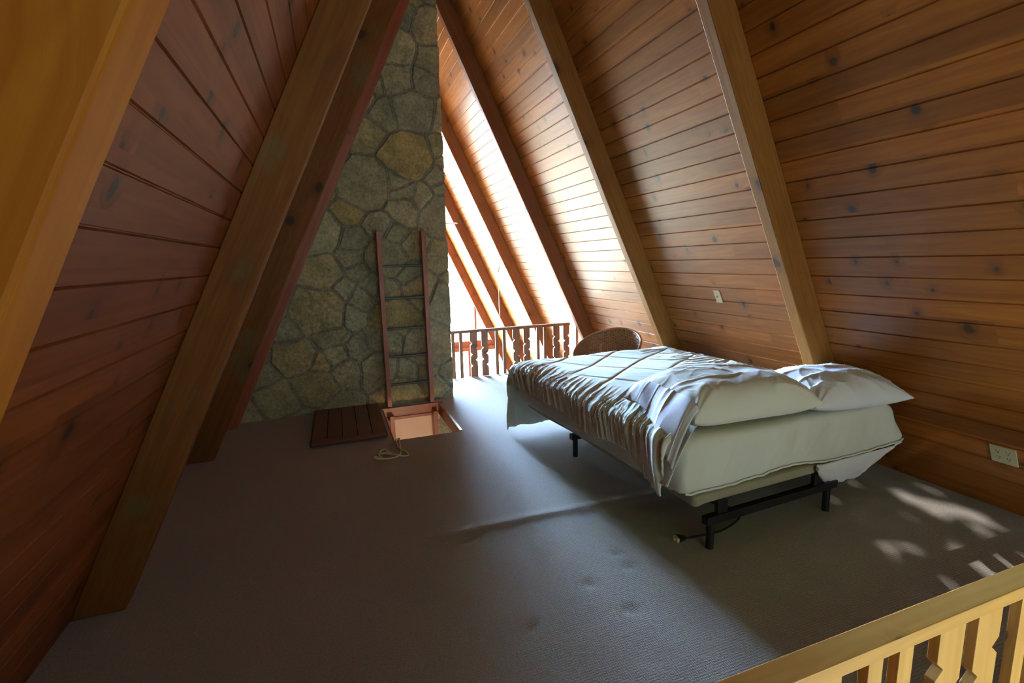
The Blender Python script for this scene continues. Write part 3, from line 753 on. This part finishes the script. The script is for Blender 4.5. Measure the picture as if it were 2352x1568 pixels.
# pillows
def pillow(name_, cx, cy_, ang, hw, hd, T_, mat, label, zoff, seed, tilt=(0, 0), flap=False, droop=0, box=3.0, creases=1.0):
    ca, sa_ = math.cos(ang), math.sin(ang); zb = MT+zoff
    tp = tag(empty('pillow', (cx, cy_, zb)), label, 'pillow', None)
    def pos(p, q, sgn):
        px_ = hw*p*(1-.06*(1-q*q)*abs(p)**3); qy = hd*q*(1-.07*(1-p*p)*abs(q)**3)
        prof = max(0, (1-abs(p)**box))**.5*max(0, (1-abs(q)**box))**.5
        m = min(1, prof*3.5)
        w = .012*fbm((px_*4+seed, qy*4, seed), 2)*m
        rr = math.hypot(abs(p)-1, abs(q)-1); th = math.atan2(1-abs(q), 1-abs(p)+1e-6)      # drag lines from the corners
        w += .009*creases*math.sin(th*14+seed)*math.exp(-rr*2.0)*min(1, rr*4)*m
        n1_ = noise.noise(Vector((px_*3+qy*7+seed, qy*2-px_*1.2, seed))); w += .014*creases*max(0, 1-abs(n1_)/.12)**1.5*m
        n2_ = noise.noise(Vector((px_*13-qy*6+seed, qy*8+px_*4, seed+5))); w += .006*creases*max(0, 1-abs(n2_)/.14)**1.5*m
        z = (T_*prof+w if sgn > 0 else -.048*min(1, prof*1.6)) + .050
        x = px_*ca-qy*sa_; y = px_*sa_+qy*ca
        z += tilt[0]*px_+tilt[1]*qy
        if droop and p < -.5: z -= droop*((-.5-p)/.5)**2
        return Vector((cx+x, cy_+y, zb+z))
    def ax(n): return [math.sin(math.pi/2*(-1+2*i/n))*.55+(-1+2*i/n)*.45 for i in range(n+1)]
    mb = MB()
    for sgn, fl in ((1, False), (-1, True)):
        Pg = np.array([[list(pos(a_, b_, sgn)) for b_ in ax(90)] for a_ in ax(120)]); mb.grid(Pg, flip=fl)
    put(mb.build('pillow_body', mat, weld=True), tp)
    if flap:
        def opening(lay):     # open end of the case: a slack sleeve, gathered and sagging over the mattress edge
            def f(u, v):
                q = -1+2*v; b0 = pos(-.93, q*.97, 1 if lay > 0 else -1)
                near_ = 1-v
                L = (.10+.085*near_+.025*math.sin(v*7))
                g = u*L
                pl = .018*math.sin(v*30+2*math.sin(v*9))*u+.010*math.sin(v*61)*u
                drop = (.05+.19*near_**1.1)*u**1.5
                up_ = (.020*(1-u)+.012*math.sin(v*17+u*3)*u)*(1 if lay > 0 else -.2)
                return b0+Vector((-ca*g+sa_*pl-.012*(1-lay)*u, -sa_*g-near_*.05*u+pl*.8, up_-drop+(-.035-.02*math.sin(v*8))*u*(lay < 0)))
            return f
        o = cloth(opening(1), 30, 110, 'pillowcase_opening', M_pillow_w, tp, .003); o['label'] = 'crumpled open end of the pillowcase'
        o = cloth(opening(-1), 30, 110, 'pillowcase_lining', M_white, tp, .003); o['label'] = 'white inside of the pillowcase end'
    return tp
pillow('pillow', 2.84, 2.135, math.radians(-3), .375, .265, .158, M_pillow_w, 'plump white pillow at the bed corner nearest the plank wall', .004, 3.0, (-.03, 0), box=2.6, creases=.6)
pillow('pillow', 2.075, 2.20, math.radians(-2), .425, .31, .165, M_pillow_c, 'cream pillow with crumpled open pillowcase hanging over the left side of the bed', .040, 8.0, (.0, .0), True, .0, box=4.2, creases=.6)

# power cord lying under the bed
cp = [(2.09, 2.45, .012), (2.10, 2.29, .010), (2.16, 2.18, .010), (2.135, 2.08, .010), (2.06, 2.035, .010), (1.92, 1.995, .010), (1.78, 2.0, .010), (1.70, 2.01, .010)]
t = tag(empty('power_cord', (1.70, 2.01, 0)), 'black power cord trailing on the carpet under the bed', 'cord')
mb = MB(); mb.tube(catmull(cp), .006, 8); put(mb.build('cable', M_black), t)
Tp = Matrix.Translation((1.665, 2.015, .014)) @ Matrix.Rotation(math.radians(170), 4, 'Z')
mb = MB(); V = [(-.028, -.008, -.010), (-.028, .008, -.010), (-.028, .008, .010), (-.028, -.008, .010), (.015, -.024, -.012), (.015, .024, -.012), (.015, .024, .014), (.015, -.024, .014)]
mb.add([Tp @ Vector(v) for v in V], [(0, 1, 2, 3), (4, 7, 6, 5), (0, 4, 5, 1), (1, 5, 6, 2), (2, 6, 7, 3), (3, 7, 4, 0)]); put(mb.build('plug_body', M_black, bevel=.002), t)
mb = MB(); mb.box(.0155, .030, -.022, .022, -.010, .011, Tp); mb.box(.030, .040, -.006, .010, -.006, .009, Tp); o = put(mb.build('connector', M_plate, bevel=.001), t); o['label'] = 'cream connector tip'

# ---------------------------------------------------------------- wicker chair
def chair():
    cx, cy_ = 2.76, 4.62; t = tag(empty('wicker_chair', (cx, cy_, 0)), 'round-backed brown wicker tub chair standing beyond the foot of the bed', 'chair')
    ph0 = math.radians(30)
    def rim(phi):
        c_ = math.cos(phi-ph0); return (.36, .555+.165*c_)
    n = 96; m = 22; P = np.zeros((n, m+1, 3))
    for i in range(n):
        phi = 2*math.pi*i/n; R_, zr = rim(phi)
        for j in range(m+1):
            s = j/m; z = zr+(.24-zr)*s; r = R_-.12*s**1.6
            P[i, j] = (cx+r*math.cos(phi), cy_+r*math.sin(phi), z)
    mb = MB(); mb.grid(P, closed_u=True); put(mb.build('woven_shell', M_wicker, solid=.012), t)
    mb = MB(); pts = [(cx+rim(2*math.pi*i/n)[0]*math.cos(2*math.pi*i/n), cy_+rim(2*math.pi*i/n)[0]*math.sin(2*math.pi*i/n), rim(2*math.pi*i/n)[1]+.004) for i in range(n)]
    mb.tube(pts, .015, 10, closed=True); put(mb.build('rim', M_cane), t)
    mb = MB(); D = [(cx+.30*math.cos(2*math.pi*i/48), cy_+.30*math.sin(2*math.pi*i/48), .33) for i in range(48)]
    mb.add(D+[(x, y, .31) for x, y, z in D], [tuple(range(48)), tuple(range(95, 47, -1))]); put(mb.build('seat', M_wicker), t)
    for k in range(4):
        a = ph0+math.pi/4+k*math.pi/2; mb = MB(); mb.tube([(cx+.24*math.cos(a), cy_+.24*math.sin(a), .26), (cx+.28*math.cos(a), cy_+.28*math.sin(a), .004)], .014, 10); put(mb.build('leg', M_cane), t)
    mb = MB(); mb.tube([(cx+.275*math.cos(2*math.pi*i/48), cy_+.275*math.sin(2*math.pi*i/48), .06) for i in range(48)], .010, 8, closed=True); put(mb.build('base_ring', M_cane), t)
    # seat cushion
    Pc = np.zeros((64, 21, 3))
    for i in range(64):
        phi = 2*math.pi*i/64
        for j in range(21):
            s = math.pi*j/20; r = .255*math.sin(s)**.45 if 0 < j < 20 else 0; z = .385+.045*math.cos(s)
            Pc[i, j] = (cx-.01+r*math.cos(phi), cy_-.01+r*math.sin(phi), z+.004*math.sin(phi*5)*math.sin(s))
    mb = MB(); mb.grid(Pc, closed_u=True, flip=True); tag(mb.build('seat_cushion', M_cushion, weld=True), 'pale round cushion on the seat of the wicker chair', 'cushion')
chair()

# ---------------------------------------------------------------- electrical plates on the sloping right wall
def plate(y, z, w_, h_, name, label, cat, kind):
    up_ = Vector((-C, 0, 1)).normalized(); nr = Vector((-1, 0, -C)).normalized(); al = Vector((0, -1, 0))
    o_ = Vector((xr(z), y, z)); T_ = Matrix((al, up_, nr)).transposed().to_4x4(); T_.translation = o_
    t = tag(empty(name, o_), label, cat)
    mb = MB(); mb.box(-w_/2, w_/2, -h_/2, h_/2, .0005, .007, T_); put(mb.build('cover_plate', M_plate, bevel=.002), t)
    if kind == 'outlet':
        for sx in ((-.023, .023) if w_ > .1 else (0,)):
            for sy_ in (-.02, .02):
                mb = MB()
                for dx in (-.0065, .0065): mb.box(sx+dx-.0013, sx+dx+.0013, sy_-.001, sy_+.008, .0072, .0078, T_)
                mb.box(sx-.0025, sx+.0025, sy_-.011, sy_-.006, .0072, .0078, T_); put(mb.build('socket_slots', M_slot), t)
    else:
        mb = MB(); mb.box(-.005, .005, -.012, .012, .0072, .009, T_); mb.box(-.003, .003, -.003, .006, .009, .020, T_); put(mb.build('toggle', M_plate), t)
plate(1.516, .385, .118, .118, 'wall_outlet', 'almond double outlet plate low on the plank wall at the right edge', 'outlet', 'outlet')
plate(3.325, 1.178, .072, .118, 'light_switch', 'almond light switch plate on the planks between two right beams', 'switch', 'switch')
plate(4.52, .30, .072, .118, 'wall_outlet', 'small almond outlet plate low on the planks behind the wicker chair', 'outlet', 'outlet')

# ---------------------------------------------------------------- great-room ceiling fan and hanging cord
t = tag(empty('ceiling_fan', (XM, 8.0, 2.1)), 'white ceiling fan with one blade tip showing beside the chimney', 'fan')
mb = MB(); mb.tube([(XM, 8, 2.25), (XM, 8, ZA-.02)], .015, 12); put(mb.build('down_rod', M_fan), t)
mb = MB(); mb.tube([(XM, 8, 2.02), (XM, 8, 2.04), (XM, 8, 2.2), (XM, 8, 2.25)], [.06, .11, .11, .05], 24); put(mb.build('motor', M_fan), t)
for k in range(4):
    T_ = Matrix.Translation((XM, 8, 2.135)) @ Matrix.Rotation(math.radians(-3+90*k), 4, 'Z') @ Matrix.Rotation(math.radians(12), 4, 'X')
    mb = MB(); mb.box(.10, .78, -.06, .06, -.006, .006, T_); put(mb.build('blade', M_fan, bevel=.005), t)
def onright(px, py):
    d = fw+rt2*((px-1176)/FPX)-up2*((py-784)/FPX); n_ = Vector((1, 0, C)); k_ = (Vector((XR, 0, 0))-Vector((0, 0, CH))).dot(n_)/d.dot(n_); return Vector((0, 0, CH))+d*k_
hk = onright(1150, 618)
t = tag(empty('hanging_cord', hk), 'thin white cord hanging from a hook on the bright far planks', 'cord')
mb = MB(); e_ = Vector((-.06, 0, -.028)); mb.tube(catmull([hk+Vector((-.0, 0, .06)), hk+Vector((-.035, 0, .02)), hk+Vector((-.05, 0, -.03)), hk+Vector((-.035, 0, -.045))]), .010, 8); put(mb.build('hook', M_rail_dark), t)
mb = MB(); mb.tube([hk+Vector((-.05, 0, -.03)), hk+Vector((-.05, 0, -1.05))], .006, 8); put(mb.build('cord_line', M_fan), t)

# ---------------------------------------------------------------- tree outside the rear window: its foliage breaks the sun into patches
def tree():
    # sunlit spots on the floor and bed; a gap in the leaves is left along each ray
    spots = [((3.33, 1.66, 0), .075), ((3.30, 1.78, 0), .055), ((3.27, 1.90, 0), .05), ((3.36, 1.54, 0), .055), ((3.24, 1.70, 0), .045), ((3.50, 1.90, 0), .03), ((3.42, 1.93, 0), .025),
             ((2.84, 1.27, 0), .055), ((2.80, 1.20, 0), .04), ((2.99, 1.27, 0), .045), ((2.56, 1.27, 0), .035), ((2.41, 1.28, 0), .018), ((2.668, 1.68, 0), .018), ((2.674, 1.53, 0), .016), ((2.565, 1.46, 0), .022),
             ((3.21, 1.47, 0), .025), ((3.06, 1.607, 0), .016), ((2.93, 1.45, 0), .022), ((3.12, 1.25, 0), .03), ((3.25, 1.90, .40), .022), ((3.24, 1.93, .50), .016)]
    D = SUN_D; wc = Vector(((RW[0]+RW[1])/2, YN-.1, (RW[2]+RW[3])/2)); cen = wc-D*4.2
    a = D.orthogonal().normalized(); b_ = D.cross(a)
    rays = [(Vector(p)-cen, r) for p, r in spots]
    R3 = np.random.default_rng(5); N_ = 13000
    rr = 2.0*np.sqrt(R3.random(N_)); th = R3.random(N_)*2*math.pi; dep = R3.uniform(-.6, .6, N_)
    lv = MB(); cnt = 0
    ray2 = np.array([(r_[0].dot(a), r_[0].dot(b_), r_[1]) for r_ in rays])
    for i in range(N_):
        pa, pb = rr[i]*math.cos(th[i]), rr[i]*math.sin(th[i]); L = R3.uniform(.09, .15); wd = L*.62
        cl = np.minimum(1, ray2[:, 2]/.045); d2 = np.hypot(ray2[:, 0]-pa, ray2[:, 1]-pb)-ray2[:, 2]*.50-L*.36*cl
        if (d2 < 0).any(): continue
        o_ = cen+a*pa+b_*pb+D*dep[i]
        # leaves turned roughly towards the sun
        n_ = (-D+Vector(R3.normal(0, .35, 3))).normalized(); u_ = n_.orthogonal().normalized(); v_ = n_.cross(u_); an = R3.random()*6.28
        e1 = u_*math.cos(an)+v_*math.sin(an); e2 = n_.cross(e1)
        pts_ = [o_-e1*L/2, o_-e1*L*.15+e2*wd/2+n_*.008, o_+e1*L*.2+e2*wd*.42+n_*.008, o_+e1*L/2, o_+e1*L*.2-e2*wd*.42+n_*.008, o_-e1*L*.15-e2*wd/2+n_*.008]
        lv.add(pts_, [(0, 1, 5), (1, 2, 4, 5), (2, 3, 4)])
    t = tag(empty('garden_tree', (cen.x, cen.y, ZB)), 'leafy tree outside the window behind the camera', 'tree')
    o_ = put(lv.build('foliage', M_leaf), t); o_['kind'] = 'stuff'
    mb = MB(); mb.tube([(cen.x-.4, cen.y-.9, ZB), (cen.x-.3, cen.y-.85, 2), (cen.x, cen.y-.8, 4.5), (cen.x+.1, cen.y-.7, cen.z+1)], [.16, .13, .09, .03], 14); put(mb.build('trunk', M_bark), t)
tree()

# unseen lamp added to brighten the storey below, glimpsed through the hatch
t = tag(empty('fill_lamp', (.75, 3.3, -.127)), 'added unseen lamp brightening the room under the hatch', 'lamp')
mb = MB(); mb.tube([(.75, 3.3, -.155), (.75, 3.3, -.127)], .10, 24); put(mb.build('fill_lamp_base', M_fan), t)
pl_ = bpy.data.lights.new('fill_lamp_light', 'POINT'); pl_.energy = 45; pl_.color = (1, .70, .42); pl_.shadow_soft_size = .08
po = bpy.data.objects.new('fill_lamp_light', pl_); COL.objects.link(po); po.location = (.75, 3.3, -.30)
